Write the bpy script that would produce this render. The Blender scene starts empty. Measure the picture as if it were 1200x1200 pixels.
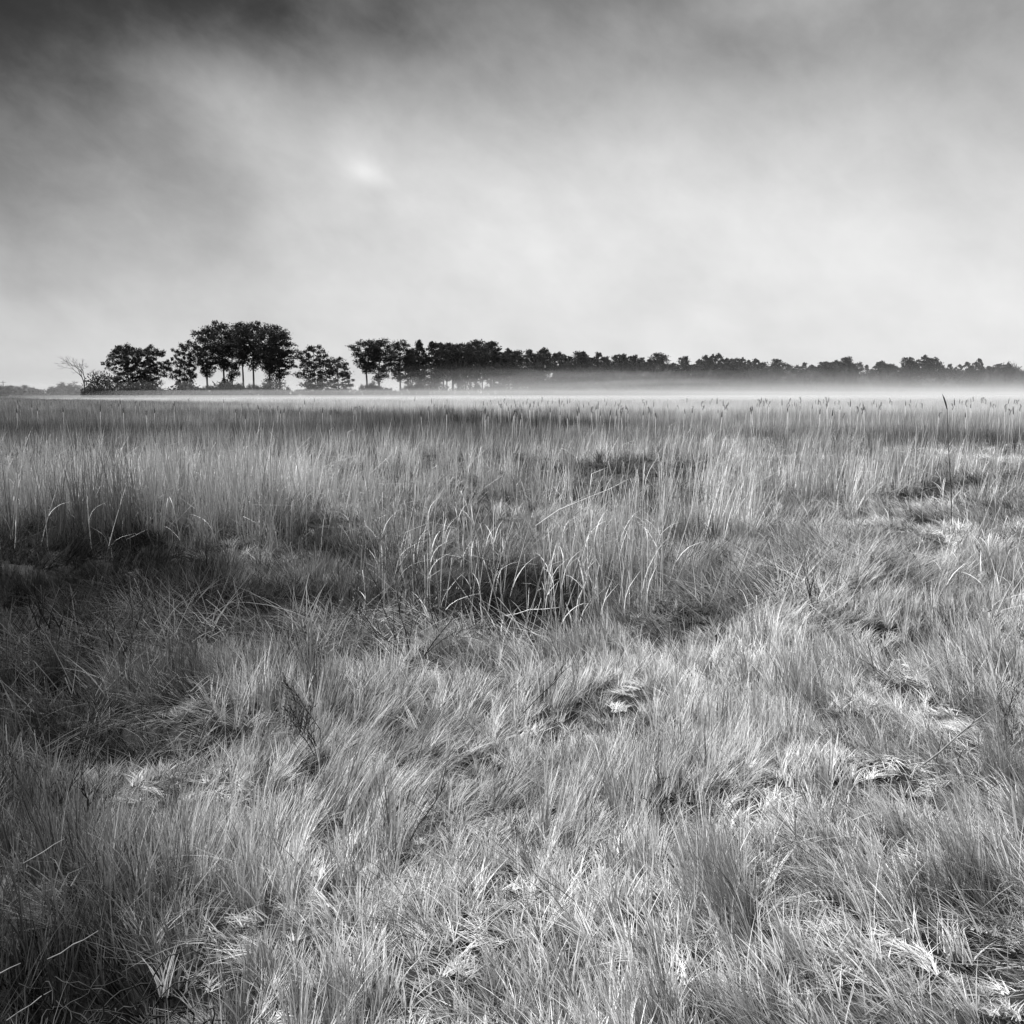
import bpy, math, random
import numpy as np
from mathutils import Vector

rnd = random.Random(11)
rng = np.random.default_rng(7)
PI = math.pi
sc = bpy.context.scene
COL = sc.collection

# ------------------------------------------------------------------ camera
F = 1082.0                      # focal length in pixels of the 1200 px photograph
HOR = 462.0                     # horizon row
EYE = 1.75
PITCH = math.atan((600 - HOR) / F)
cam_d = bpy.data.cameras.new('camera')
cam = bpy.data.objects.new('camera', cam_d)
COL.objects.link(cam)
cam.location = (0, 0, EYE)
cam.rotation_euler = (PI / 2 - PITCH, 0, 0)
cam_d.sensor_fit = 'HORIZONTAL'
cam_d.angle = 2 * math.atan(600 / F)
cam_d.clip_start = 0.05
cam_d.clip_end = 9000
sc.camera = cam

# ------------------------------------------------------------------ render
sc.view_settings.view_transform = 'Standard'
sc.view_settings.look = 'None'
sc.view_settings.gamma = 1
sc.view_settings.use_curve_mapping = False
sc.view_settings.exposure = 0.88
cy = sc.cycles
cy.max_bounces = 6
cy.diffuse_bounces = 3
cy.transmission_bounces = 3
cy.glossy_bounces = 1
cy.volume_bounces = 2
cy.transparent_max_bounces = 8

# ------------------------------------------------------------------ pixel <-> place helpers
CP, SP = math.cos(PITCH), math.sin(PITCH)


def ray(px, py):
    a, b = (px - 600) / F, (600 - py) / F
    return np.array([a, CP + b * SP, -SP + b * CP])


def ground(px, py, z=0.0):
    d = ray(px, py)
    return d * ((z - EYE) / d[2]) + np.array([0, 0, EYE])


def at(px, py, y):
    d = ray(px, py)
    return d * (y / d[1]) + np.array([0, 0, EYE])


def project(x, y, z):
    z = z - EYE
    f = y * CP - z * SP
    u = y * SP + z * CP
    return 600 + F * x / f, 600 - F * u / f


# ------------------------------------------------------------------ world: overcast daylight, seen in black and white
SUN_EL, SUN_AZ = math.radians(56), math.radians(-65)     # azimuth from +Y, towards +X
w = bpy.data.worlds.new('World')
sc.world = w
w.use_nodes = True
nt = w.node_tree
nt.nodes.clear()


def N(t, **kw):
    n = nt.nodes.new(t)
    for k, v in kw.items():
        setattr(n, k, v)
    return n


def M(op, a, b=None, c=None):
    n = N('ShaderNodeMath', operation=op)
    for i, v in enumerate((a, b, c)):
        if v is None:
            continue
        if isinstance(v, (int, float)):
            n.inputs[i].default_value = v
        else:
            nt.links.new(v, n.inputs[i])
    return n.outputs[0]


tc = N('ShaderNodeTexCoord')
D = tc.outputs['Generated']
sep = N('ShaderNodeSeparateXYZ')
nt.links.new(D, sep.inputs[0])
# cloud sheet: directions laid on a plane overhead
den = M('ADD', M('MAXIMUM', sep.outputs[2], 0.0), 0.16)
comb = N('ShaderNodeCombineXYZ')
nt.links.new(M('DIVIDE', sep.outputs[0], den), comb.inputs[0])
nt.links.new(M('DIVIDE', sep.outputs[1], den), comb.inputs[1])


def cloud_noise(rot, scale, sx, detail, rough, off, dist=0.4):
    mp = N('ShaderNodeMapping')
    mp.inputs['Rotation'].default_value = (0, 0, rot)
    mp.inputs['Location'].default_value = off
    mp.inputs['Scale'].default_value = (sx, 1, 1)
    nt.links.new(comb.outputs[0], mp.inputs[0])
    n = N('ShaderNodeTexNoise')
    n.inputs['Scale'].default_value = scale
    n.inputs['Detail'].default_value = detail
    n.inputs['Roughness'].default_value = rough
    n.inputs['Distortion'].default_value = dist
    nt.links.new(mp.outputs[0], n.inputs['Vector'])
    return M('SUBTRACT', n.outputs[0], 0.5)


def streak_noise(tilt, scale, flat, detail, rough, off, dist=0.3):
    """cloud texture on the sky directions, drawn out along sloping streaks"""
    mp = N('ShaderNodeMapping')
    mp.inputs['Rotation'].default_value = (0, tilt, 0)
    mp.inputs['Location'].default_value = off
    mp.inputs['Scale'].default_value = (1, 1, flat)
    rt = N('ShaderNodeVectorRotate', rotation_type='Y_AXIS')
    rt.inputs['Angle'].default_value = tilt
    nt.links.new(D, rt.inputs['Vector'])
    mp.inputs['Rotation'].default_value = (0, 0, 0)
    nt.links.new(rt.outputs[0], mp.inputs[0])
    n = N('ShaderNodeTexNoise')
    n.inputs['Scale'].default_value = scale
    n.inputs['Detail'].default_value = detail
    n.inputs['Roughness'].default_value = rough
    n.inputs['Distortion'].default_value = dist
    nt.links.new(mp.outputs[0], n.inputs['Vector'])
    return M('SUBTRACT', n.outputs[0], 0.5)


n_big = cloud_noise(0.5, 0.9, 0.55, 3, 0.5, (3.1, 1.7, 0))
n_mid = streak_noise(-0.38, 3.6, 2.2, 5, 0.5, (0.4, 5.2, 0))
n_fine = streak_noise(-0.5, 8.0, 1.35, 6, 0.58, (7.4, 2.2, 0), 0.25)

# the direction gets bent a little by the noise so that cloud edges come out ragged
wr = N('ShaderNodeTexNoise')
wr.inputs['Scale'].default_value = 7.0
wr.inputs['Detail'].default_value = 4
nt.links.new(D, wr.inputs['Vector'])
wv = N('ShaderNodeVectorMath', operation='SUBTRACT')
nt.links.new(wr.outputs['Color'], wv.inputs[0])
wv.inputs[1].default_value = (0.5, 0.5, 0.5)
ws = N('ShaderNodeVectorMath', operation='SCALE')
nt.links.new(wv.outputs[0], ws.inputs[0])
ws.inputs['Scale'].default_value = 0.10
wa = N('ShaderNodeVectorMath', operation='ADD')
nt.links.new(D, wa.inputs[0])
nt.links.new(ws.outputs[0], wa.inputs[1])
DW = wa.outputs[0]


def bank(px, py, sx, sy, amp, tilt=0.0):
    """a thick or thin place in the cloud sheet: a soft patch round one direction"""
    c = Vector(ray(px, py)).normalized()
    r = c.cross(Vector((0, 0, 1))).normalized()
    u = r.cross(c).normalized()
    r2 = r * math.cos(tilt) - u * math.sin(tilt)
    u2 = r * math.sin(tilt) + u * math.cos(tilt)
    tot = None
    for ax, s in ((r2, sx / F), (u2, sy / F)):
        dn = N('ShaderNodeVectorMath', operation='DOT_PRODUCT')
        nt.links.new(DW, dn.inputs[0])
        dn.inputs[1].default_value = ax
        q = M('POWER', M('ABSOLUTE', M('DIVIDE', dn.outputs['Value'], s)), 2)
        tot = q if tot is None else M('ADD', tot, q)
    dn = N('ShaderNodeVectorMath', operation='DOT_PRODUCT')
    nt.links.new(D, dn.inputs[0])
    dn.inputs[1].default_value = c
    front = M('GREATER_THAN', dn.outputs['Value'], 0.0)
    return M('MULTIPLY', M('MULTIPLY', M('EXPONENT', M('MULTIPLY', tot, -1.0)), amp), front)


# brightness by height: pale near the horizon, heavier cloud overhead
el = M('MAXIMUM', sep.outputs[2], 0.0)
ramp = N('ShaderNodeValToRGB')
cr = ramp.color_ramp
cr.interpolation = 'B_SPLINE'
stops = [(0.0, 0.87), (0.08, 0.88), (0.16, 0.86), (0.23, 0.76), (0.30, 0.55), (0.38, 0.31), (0.55, 0.32), (1.0, 0.40)]
cr.elements[0].position, cr.elements[1].position = 0, 1
for p, v in stops[1:-1]:
    cr.elements.new(p)
for e, (p, v) in zip(cr.elements, stops):
    e.position = p
    e.color = (v, v, v, 1)
nt.links.new(el, ramp.inputs[0])
bw = N('ShaderNodeRGBToBW')
nt.links.new(ramp.outputs[0], bw.inputs[0])
L = bw.outputs[0]
for b in (
    (-140, 10, 430, 300, -0.33), (10, 190, 270, 160, -0.28), (250, 10, 420, 90, -0.11),
    (330, 150, 260, 80, 0.14, 0.2), (436, 194, 17, 13, 0.13, 0.7), (420, 184, 42, 28, 0.11, 0.5), (250, 105, 60, 26, 0.07, 0.4), (700, 10, 480, 70, -0.07),
    (1000, 120, 240, 70, 0.0), (925, -5, 110, 30, 0.22), (820, 300, 420, 120, 0.10, 0.25),
    (120, 390, 260, 70, 0.03), (20, 350, 120, 26, 0.07, 0.1), (1180, 190, 160, 40, -0.05),
):
    L = M('ADD', L, bank(*b))
L = M('ADD', L, M('MULTIPLY', n_big, 0.16))
L = M('ADD', L, M('MULTIPLY', n_mid, 0.26))
L = M('ADD', L, M('MULTIPLY', n_fine, 0.26))
L = M('ADD', L, M('MULTIPLY', streak_noise(-0.45, 19.0, 1.6, 5, 0.6, (1.3, 8.8, 2.0), 0.3), 0.13))
sm = N('ShaderNodeMath', operation='SMOOTH_MAX')
nt.links.new(L, sm.inputs[0])
sm.inputs[1].default_value = 0.02
sm.inputs[2].default_value = 0.16
L = sm.outputs[0]
sky = N('ShaderNodeTexSky', sky_type='NISHITA')
sky.sun_disc = False
sky.sun_elevation = SUN_EL
sky.sun_rotation = SUN_AZ
skybw = N('ShaderNodeRGBToBW')
nt.links.new(sky.outputs[0], skybw.inputs[0])
# a little clear daylight comes through the cloud sheet
lum = M('ADD', M('MULTIPLY', L, 4.5), M('MULTIPLY', skybw.outputs[0], 0.03))
bg = N('ShaderNodeBackground')
bg.inputs['Strength'].default_value = 0.1
nt.links.new(lum, bg.inputs['Color'])
wo = N('ShaderNodeOutputWorld')
nt.links.new(bg.outputs[0], wo.inputs[0])

sun_d = bpy.data.lights.new('sun', 'SUN')
sun_d.energy = 5.0
sun_d.angle = math.radians(20)
sun_d.color = (1.0, 1.0, 1.0)
sun = bpy.data.objects.new('sun', sun_d)
COL.objects.link(sun)
sdir = Vector((math.sin(SUN_AZ) * math.cos(SUN_EL), math.cos(SUN_AZ) * math.cos(SUN_EL), math.sin(SUN_EL)))
sun.rotation_euler = (-sdir).to_track_quat('-Z', 'Y').to_euler()

# ------------------------------------------------------------------ materials (the photograph is black and white: greys only)


def grey(v):
    return (v, v, v, 1)


def mat_blade(name, lo, hi, trans=0.3, gloss=0.0):
    """thin dry blades: per blade grey from the mesh, per tuft grey from the scatter"""
    m = bpy.data.materials.new(name)
    m.use_nodes = True
    t = m.node_tree
    t.nodes.clear()
    out = t.nodes.new('ShaderNodeOutputMaterial')
    a = t.nodes.new('ShaderNodeAttribute')
    a.attribute_name = 'tone'
    b = t.nodes.new('ShaderNodeAttribute')
    b.attribute_type = 'INSTANCER'
    b.attribute_name = 'patch'
    mr = t.nodes.new('ShaderNodeMapRange')
    mr.inputs['To Min'].default_value = lo
    mr.inputs['To Max'].default_value = hi
    t.links.new(a.outputs['Fac'], mr.inputs['Value'])
    mu = t.nodes.new('ShaderNodeMath')
    mu.operation = 'MULTIPLY'
    t.links.new(mr.outputs[0], mu.inputs[0])
    t.links.new(b.outputs['Fac'], mu.inputs[1])
    mn = t.nodes.new('ShaderNodeMath')
    mn.operation = 'MINIMUM'
    mn.inputs[1].default_value = 0.85
    t.links.new(mu.outputs[0], mn.inputs[0])
    df = t.nodes.new('ShaderNodeBsdfDiffuse')
    tr = t.nodes.new('ShaderNodeBsdfTranslucent')
    t.links.new(mn.outputs[0], df.inputs['Color'])
    t.links.new(mn.outputs[0], tr.inputs['Color'])
    mx = t.nodes.new('ShaderNodeMixShader')
    mx.inputs[0].default_value = trans
    t.links.new(df.outputs[0], mx.inputs[1])
    t.links.new(tr.outputs[0], mx.inputs[2])
    t.links.new(mx.outputs[0], out.inputs[0])
    return m


def mat_solid(name, lo, hi, scale=8.0, detail=4, rough=0.9):
    m = bpy.data.materials.new(name)
    m.use_nodes = True
    t = m.node_tree
    b = t.nodes['Principled BSDF']
    b.inputs['Roughness'].default_value = rough
    b.inputs['Specular IOR Level'].default_value = 0.15
    tcn = t.nodes.new('ShaderNodeTexCoord')
    n = t.nodes.new('ShaderNodeTexNoise')
    n.inputs['Scale'].default_value = scale
    n.inputs['Detail'].default_value = detail
    t.links.new(tcn.outputs['Object'], n.inputs['Vector'])
    r = t.nodes.new('ShaderNodeValToRGB')
    r.color_ramp.elements[0].position = 0.3
    r.color_ramp.elements[1].position = 0.7
    r.color_ramp.elements[0].color = grey(lo)
    r.color_ramp.elements[1].color = grey(hi)
    t.links.new(n.outputs[0], r.inputs[0])
    t.links.new(r.outputs[0], b.inputs['Base Color'])
    return m


def mat_volume(name, density, col=0.84, aniso=0.12):
    m = bpy.data.materials.new(name)
    m.use_nodes = True
    t = m.node_tree
    t.nodes.clear()
    out = t.nodes.new('ShaderNodeOutputMaterial')
    v = t.nodes.new('ShaderNodeVolumePrincipled')
    v.inputs['Color'].default_value = grey(col)
    v.inputs['Density'].default_value = density
    v.inputs['Anisotropy'].default_value = aniso
    t.links.new(v.outputs[0], out.inputs['Volume'])
    m.cycles.homogeneous_volume = True
    return m


MAT_SOIL = mat_solid('dark_peat', 0.015, 0.04, 3.0, 8)
MAT_MEADOW = mat_blade('dry_meadow_blade', 0.06, 0.80, 0.16)
MAT_MATTED = mat_blade('matted_blade', 0.06, 0.48, 0.12)
MAT_REED = mat_blade('dry_reed_blade', 0.10, 0.84, 0.15)
MAT_PALE = mat_solid('pale_straw', 0.48, 0.72, 6.0)
MAT_STRAW = mat_solid('weathered_straw', 0.13, 0.30, 14.0)
MAT_DARKSTEM = mat_solid('dark_stem', 0.018, 0.045, 20.0)
MAT_TWIG = mat_solid('grey_twig', 0.02, 0.06, 12.0)
MAT_HEAD = mat_solid('brown_seed_head', 0.03, 0.07, 30.0)
MAT_BARK = mat_solid('pine_bark', 0.05, 0.10, 2.0)
MAT_NEEDLE = mat_solid('pine_needles', 0.026, 0.058, 0.35, 3)
MAT_SCRUB = mat_solid('bare_scrub', 0.05, 0.15, 0.3, 3)
MAT_BUSH = mat_solid('evergreen_bush', 0.035, 0.08, 0.5, 3)


# ------------------------------------------------------------------ noise
_tab = rng.random((256, 256))


def vnoise(x, y):
    xi, yi = np.floor(x).astype(int), np.floor(y).astype(int)
    fx, fy = x - xi, y - yi
    fx, fy = fx * fx * (3 - 2 * fx), fy * fy * (3 - 2 * fy)
    g = lambda i, j: _tab[i & 255, j & 255]
    a = g(xi, yi) * (1 - fx) + g(xi + 1, yi) * fx
    b = g(xi, yi + 1) * (1 - fx) + g(xi + 1, yi + 1) * fx
    return a * (1 - fy) + b * fy


def fbm(x, y, s, o=3, seed=0):
    v, amp, tot = 0, 1.0, 0
    for k in range(o):
        v = v + amp * vnoise(x * s * 2 ** k + 17.3 * (k + seed), y * s * 2 ** k + 41.7 * (k + 2 * seed))
        tot += amp
        amp *= 0.5
    return v / tot          # 0..1, mean .5


def zones(px, py, lst):
    v = np.zeros_like(px)
    for (cx, cyy, sx, sy, a) in lst:
        v = v + a * np.exp(-((px - cx) / sx) ** 2 - ((py - cyy) / sy) ** 2)
    return v


# open dark pits between the stands, and mounds and hollows of the marsh floor (photo position of the ground, spread, metres)
PITS = [(620, 718, 85, 30, 1.7), (330, 722, 130, 20, 1.6), (130, 668, 75, 12, 1.5), (790, 590, 30, 10, 1.5), (880, 688, 70, 18, 1.5),
        (175, 866, 105, 22, 1.9), (440, 716, 50, 18, 1.2), (385, 625, 32, 13, 1.3), (1020, 548, 50, 7, 1.3), (30, 905, 55, 20, 1.0),
        (1040, 762, 32, 14, .8), (955, 778, 24, 12, 1.2), (120, 1185, 130, 60, 1.7), (1010, 960, 26, 16, .7), (815, 980, 26, 22, .8), (650, 860, 30, 18, .5),
        (1150, 1130, 50, 30, .45), (700, 1040, 30, 26, .5), (240, 655, 40, 10, 1.2), (30, 720, 70, 22, 1.1), (700, 560, 40, 8, 1.0), (560, 600, 40, 9, 1.0)]
MOUNDS = [(960, 690, 120, 40, 0.22), (300, 715, 130, 28, 0.16), (150, 870, 110, 22, -0.22), (630, 735, 75, 22, -0.22),
          (120, 650, 110, 28, -0.12), (1090, 575, 60, 12, -0.12), (790, 600, 30, 14, -0.15), (440, 730, 60, 20, -0.12),
          (120, 1230, 150, 90, -0.25), (960, 880, 60, 40, 0.10), (860, 700, 60, 16, 0.10), (1080, 770, 60, 22, -0.12)]


def height(x, y):
    d = np.hypot(x, y)
    px, py = project(x, np.maximum(y, 0.8), np.zeros_like(x))
    near = np.clip((d - 1.2) / 1.5, 0, 1)
    far = np.clip(1 - (d - 30) / 60, 0, 1)
    h = (fbm(x, y, 0.9, 2, 1) - 0.5) * 0.26 + (fbm(x, y, 2.6, 2, 2) - 0.5) * 0.14
    h = h + (fbm(x, y, 0.16, 2, 3) - 0.5) * 0.35 * np.clip((d - 5) / 6, 0, 1)
    h = h + (zones(px, py, MOUNDS) - .22 * np.minimum(zones(px, py, PITS), 1.2)) * (y > 0.8)
    return h * near * far


# ------------------------------------------------------------------ mesh helpers


def mesh_from(name, verts, faces_flat, loop_tot, mat=None, attrs=None, smooth=False):
    me = bpy.data.meshes.new(name)
    verts = np.asarray(verts, np.float32)
    nl = len(faces_flat)
    me.vertices.add(len(verts))
    me.vertices.foreach_set('co', verts.ravel())
    me.loops.add(nl)
    me.loops.foreach_set('vertex_index', np.asarray(faces_flat, np.int32))
    lt = np.asarray(loop_tot, np.int32)
    me.polygons.add(len(lt))
    me.polygons.foreach_set('loop_start', np.concatenate(([0], np.cumsum(lt)[:-1])).astype(np.int32))
    me.polygons.foreach_set('loop_total', lt)
    if attrs:
        for k, v in attrs.items():
            a = me.attributes.new(k, 'FLOAT', 'POINT')
            a.data.foreach_set('value', np.asarray(v, np.float32))
    me.update(calc_edges=True)
    me.validate()
    if smooth:
        me.polygons.foreach_set('use_smooth', np.ones(len(lt), bool))
    if mat:
        me.materials.append(mat)
    return me


class MB:
    """collects tubes and faces for one mesh"""

    def __init__(self):
        self.v, self.f, self.n = [], [], 0

    def tube(self, pts, radii, sides=5):
        pts = [Vector(p) for p in pts]
        rings = []
        for i, p in enumerate(pts):
            d = (pts[min(i + 1, len(pts) - 1)] - pts[max(i - 1, 0)]).normalized()
            a = d.orthogonal().normalized() if abs(d.z) > 0.999 or abs(d.x) > 0.9 else d.cross(Vector((1, 0, 0))).normalized()
            b = d.cross(a)
            ring = []
            for k in range(sides):
                t = 2 * PI * k / sides
                self.v.append(p + (a * math.cos(t) + b * math.sin(t)) * radii[i])
                ring.append(self.n)
                self.n += 1
            rings.append(ring)
        for r0, r1 in zip(rings, rings[1:]):
            for k in range(sides):
                self.f.append((r0[k], r0[(k + 1) % sides], r1[(k + 1) % sides], r1[k]))
        self.f.append(tuple(reversed(rings[0])))
        self.f.append(tuple(rings[-1]))

    def face(self, pts):
        i = []
        for p in pts:
            self.v.append(Vector(p))
            i.append(self.n)
            self.n += 1
        self.f.append(tuple(i))

    def mesh(self, name, mat, smooth=False):
        flat = [i for f in self.f for i in f]
        return mesh_from(name, [tuple(p) for p in self.v], flat, [len(f) for f in self.f], mat, smooth=smooth)


def link(name, data, parent=None, loc=(0, 0, 0), rot=(0, 0, 0), scale=(1, 1, 1), **props):
    o = bpy.data.objects.new(name, data)
    COL.objects.link(o)
    o.parent = parent
    o.location, o.rotation_euler, o.scale = loc, rot, scale
    for k, v in props.items():
        if v:
            o[k] = v
    return o


def dup(root, loc, rot, scale, label, group=None):
    r = root.copy()
    COL.objects.link(r)
    r.location, r.rotation_euler, r.scale = loc, rot, scale
    r['label'] = label
    if group:
        r['group'] = group
    for ch in root.children:
        c = ch.copy()
        COL.objects.link(c)
        c.parent = r
    return r


# ------------------------------------------------------------------ ground
rings = np.concatenate((np.linspace(0.0, 14, 130), 14 * 1.06 ** np.arange(1, 96)))
NA = 360
ang = np.linspace(0, 2 * PI, NA, endpoint=False)
R_, A_ = np.meshgrid(rings[1:], ang, indexing='ij')
gx, gy = (R_ * np.sin(A_)).ravel(), (R_ * np.cos(A_)).ravel()
gz = height(gx, gy) * 1.0
gv = np.vstack(([[0, 0, 0]], np.column_stack((gx, gy, gz))))
nr = len(rings) - 1
ff, lt = [], []
idx = 1 + np.arange(nr * NA).reshape(nr, NA)
q = np.stack((idx[:-1], idx[1:], np.roll(idx[1:], -1, 1), np.roll(idx[:-1], -1, 1)), -1).reshape(-1, 4)
tri = np.stack((np.zeros(NA, int), idx[0], np.roll(idx[0], -1)), -1)
flat = np.concatenate((tri.ravel(), q.ravel()))
tot = np.concatenate((np.full(NA, 3), np.full(len(q), 4)))
gm = mesh_from('ground', gv, flat[::-1].copy(), tot[::-1].copy(), MAT_SOIL, smooth=True)
go = link('ground', gm, kind='structure', label='dark peaty marsh floor under the grass')

# ------------------------------------------------------------------ tufts
HIDDEN = {}


def blades(n, R, Ls, lean, curv, width, segs, az_sd, tone, twist=0.5, kink=0.0, base_z=(-0.03, 0.0), r=rng, tipw=0.12):
    """n bent ribbons growing from a disc of radius R, returned as arrays"""
    az = r.normal(0, az_sd, n) if az_sd < 3 else r.uniform(0, 2 * PI, n)
    rad = R * np.sqrt(r.random(n))
    th = r.uniform(0, 2 * PI, n)
    p = np.column_stack((rad * np.cos(th), rad * np.sin(th), r.uniform(base_z[0], base_z[1], n)))
    Ln = r.uniform(Ls[0], Ls[1], n)
    a0 = r.uniform(lean[0], lean[1], n)
    cu = r.uniform(curv[0], curv[1], n)
    kk = (r.random(n) < kink) * r.uniform(0.6, 1.8, n)
    ks = r.integers(1, max(2, segs), n)
    wd = width * r.uniform(0.7, 1.3, n)
    tw = az + PI / 2 + r.normal(0, twist, n)
    dx, dy = np.cos(az), np.sin(az)
    wx, wy = np.cos(tw), np.sin(tw)
    V = np.zeros((n, segs + 1, 2, 3))
    for s in range(segs + 1):
        t = s / segs
        hw = wd * 0.5 * (1 - (1 - tipw) * t ** 1.6)
        V[:, s, 0] = p + np.column_stack((wx * hw, wy * hw, 0 * hw))
        V[:, s, 1] = p - np.column_stack((wx * hw, wy * hw, 0 * hw))
        ang = a0 + cu * (t + 0.5 / segs) + kk * (s >= ks)
        ang = np.minimum(ang, 2.2)
        st = Ln / segs
        p = p + np.column_stack((np.sin(ang) * dx * st, np.sin(ang) * dy * st, np.cos(ang) * st))
    tn = r.uniform(tone[0], tone[1], n)
    base = (np.arange(n) * (segs + 1) * 2)[:, None, None]
    s = np.arange(segs)[None, :, None] * 2
    F_ = (base + s + np.array([0, 1, 3, 2])[None, None, :]).reshape(-1, 4)
    return V.reshape(-1, 3), F_, np.repeat(tn, (segs + 1) * 2)


def tuft_mesh(name, parts, mat):
    vs, fs, ts, o = [], [], [], 0
    for v, f, t in parts:
        vs.append(v)
        fs.append(f + o)
        ts.append(t)
        o += len(v)
    v, f, t = np.vstack(vs), np.vstack(fs), np.concatenate(ts)
    return mesh_from(name, v, f.ravel(), np.full(len(f), 4), mat, {'tone': t})


def library(name, meshes):
    c = bpy.data.collections.new(name)
    for i, me in enumerate(meshes):
        c.objects.link(bpy.data.objects.new('%s_%02d' % (name, i), me))
    return c


def scatter(name, label, pts, rot, scl, patch, lib, n_lib):
    """one stuff object: tufts stood on given points by geometry nodes"""
    n = len(pts)
    me = bpy.data.meshes.new(name)
    me.vertices.add(n)
    me.vertices.foreach_set('co', np.asarray(pts, np.float32).ravel())
    for k, v, ty, pr in (('rot', rot, 'FLOAT_VECTOR', 'vector'), ('scl', scl, 'FLOAT_VECTOR', 'vector'),
                         ('patch', patch, 'FLOAT', 'value'), ('pick', rng.integers(0, n_lib, n), 'INT', 'value')):
        a = me.attributes.new(k, ty, 'POINT')
        a.data.foreach_set(pr, np.asarray(v, np.int32 if ty == 'INT' else np.float32).ravel())
    me.update()
    o = link(name, me, kind='stuff', label=label)
    g = bpy.data.node_groups.new(name, 'GeometryNodeTree')
    g.interface.new_socket('Geometry', in_out='INPUT', socket_type='NodeSocketGeometry')
    g.interface.new_socket('Geometry', in_out='OUTPUT', socket_type='NodeSocketGeometry')
    gi, gout = g.nodes.new('NodeGroupInput'), g.nodes.new('NodeGroupOutput')
    ip = g.nodes.new('GeometryNodeInstanceOnPoints')
    ci = g.nodes.new('GeometryNodeCollectionInfo')
    ci.inputs['Collection'].default_value = lib
    ci.inputs['Separate Children'].default_value = True
    ci.inputs['Reset Children'].default_value = True
    ip.inputs['Pick Instance'].default_value = True

    def attr(nm, ty):
        a = g.nodes.new('GeometryNodeInputNamedAttribute')
        a.data_type = ty
        a.inputs['Name'].default_value = nm
        return a.outputs['Attribute']
    g.links.new(gi.outputs[0], ip.inputs['Points'])
    g.links.new(ci.outputs[0], ip.inputs['Instance'])
    g.links.new(attr('pick', 'INT'), ip.inputs['Instance Index'])
    g.links.new(attr('rot', 'FLOAT_VECTOR'), ip.inputs['Rotation'])
    g.links.new(attr('scl', 'FLOAT_VECTOR'), ip.inputs['Scale'])
    g.links.new(ip.outputs[0], gout.inputs[0])
    md = o.modifiers.new('scatter', 'NODES')
    md.node_group = g
    return o


def jgrid(d0, d1, sp, margin=1.0):
    """jittered grid of ground points between two distances, a little wider than the view"""
    W = 0.60 * d1 + margin
    xs, ys = np.arange(-W, W, sp), np.arange(d0, d1, sp)
    X, Y = np.meshgrid(xs, ys)
    X = X.ravel() + rng.uniform(-.55, .55, X.size) * sp
    Y = Y.ravel() + rng.uniform(-.55, .55, Y.size) * sp
    k = (np.abs(X) < 0.60 * Y + margin) & (Y > d0) & (Y < d1)
    return X[k], Y[k]


def clumps(k, R, n, rc, Ls, lean, curv, width, segs, az_sd, tone, twist=.6, kink=0., flare=.5, hvar=(.6, 1.15), base_z=(-.03, 0.)):
    """k small clumps, each with its own lean, height and grey, spread over a disc of radius R"""
    out = []
    for i in range(k):
        r_, t_ = R * math.sqrt(rng.random()), rng.uniform(0, 6.28)
        h = rng.uniform(*hvar)
        c = rng.uniform(*tone)
        v, f, tn = blades(int(n * rng.uniform(.7, 1.3)), rc, (Ls[0] * h, Ls[1] * h), lean, curv, width, segs, flare if flare < 3 else 3.1,
                          (max(0, c - .22), min(1, c + .22)), twist, kink, base_z)
        a = rng.normal(0, az_sd) if az_sd < 3 else rng.uniform(0, 6.28)
        ca, sa = math.cos(a), math.sin(a)
        v = np.column_stack((v[:, 0] * ca - v[:, 1] * sa + r_ * math.cos(t_), v[:, 0] * sa + v[:, 1] * ca + r_ * math.sin(t_), v[:, 2]))
        out.append((v, f, tn))
    return out


meadow_lib = library('meadow_tuft', [tuft_mesh('meadow_tuft',
    clumps(6, .11, 14, .020, (.17, .33), (.0, .24), (.05, .8), .0044, 4, .4, (.25, 1.0), flare=.55, hvar=(.6, 1.15))
    + [blades(10, .12, (.08, .2), (.2, 1.1), (.2, 1.2), .004, 3, 3.1, (.0, .6)),
       blades(1, .10, (.22, .32), (.0, .25), (.1, .7), .004, 4, 3.1, (.5, 1.0))], MAT_MEADOW) for i in range(16)])
matted_lib = library('matted_tuft', [tuft_mesh('matted_tuft',
    clumps(6, .17, 9, .05, (.22, .48), (.7, 1.4), (.0, .8), .0046, 4, .9, (.0, 1.0), flare=.5, base_z=(.0, .12), kink=.3)
    + [blades(18, .18, (.12, .4), (.3, 1.5), (.3, 1.3), .0042, 4, 3.1, (.0, .8), kink=.3)], MAT_MATTED) for i in range(10)])
reed_lib = library('reed_tuft', [tuft_mesh('reed_tuft',
    clumps(4, .20, 5, .04, (.75, 1.25), (.0, .18), (-.05, .3), .0105, 5, 3.1, (.75, 1.0), flare=3.1, kink=.14, hvar=(.6, 1.1))
    + clumps(6, .24, 7, .06, (.3, .7), (.05, .6), (.1, 1.2), .0065, 4, 3.1, (.0, .55), flare=3.1, kink=.15), MAT_REED) for i in range(12)])
far_lib = library('tall_reed_tuft', [tuft_mesh('tall_reed_tuft',
    clumps(6, .42, 5, .09, (.85, 1.25), (.0, .16), (-.05, .25), .014, 3, 3.1, (.45, 1.0), flare=3.1, hvar=(.65, 1.12))
    + [blades(34, .46, (.4, .85), (.02, .4), (.0, .9), .012, 3, 3.1, (.0, .5))], MAT_REED) for i in range(10)])
mass_lib = library('marsh_tuft', [tuft_mesh('marsh_tuft', [
    blades(70, 1.0, (.7, 1.3), (.0, .16), (-.05, .3), .032, 2, 3.1, (.0, 1.0), tipw=.3)], MAT_REED) for i in range(6)])

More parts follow.
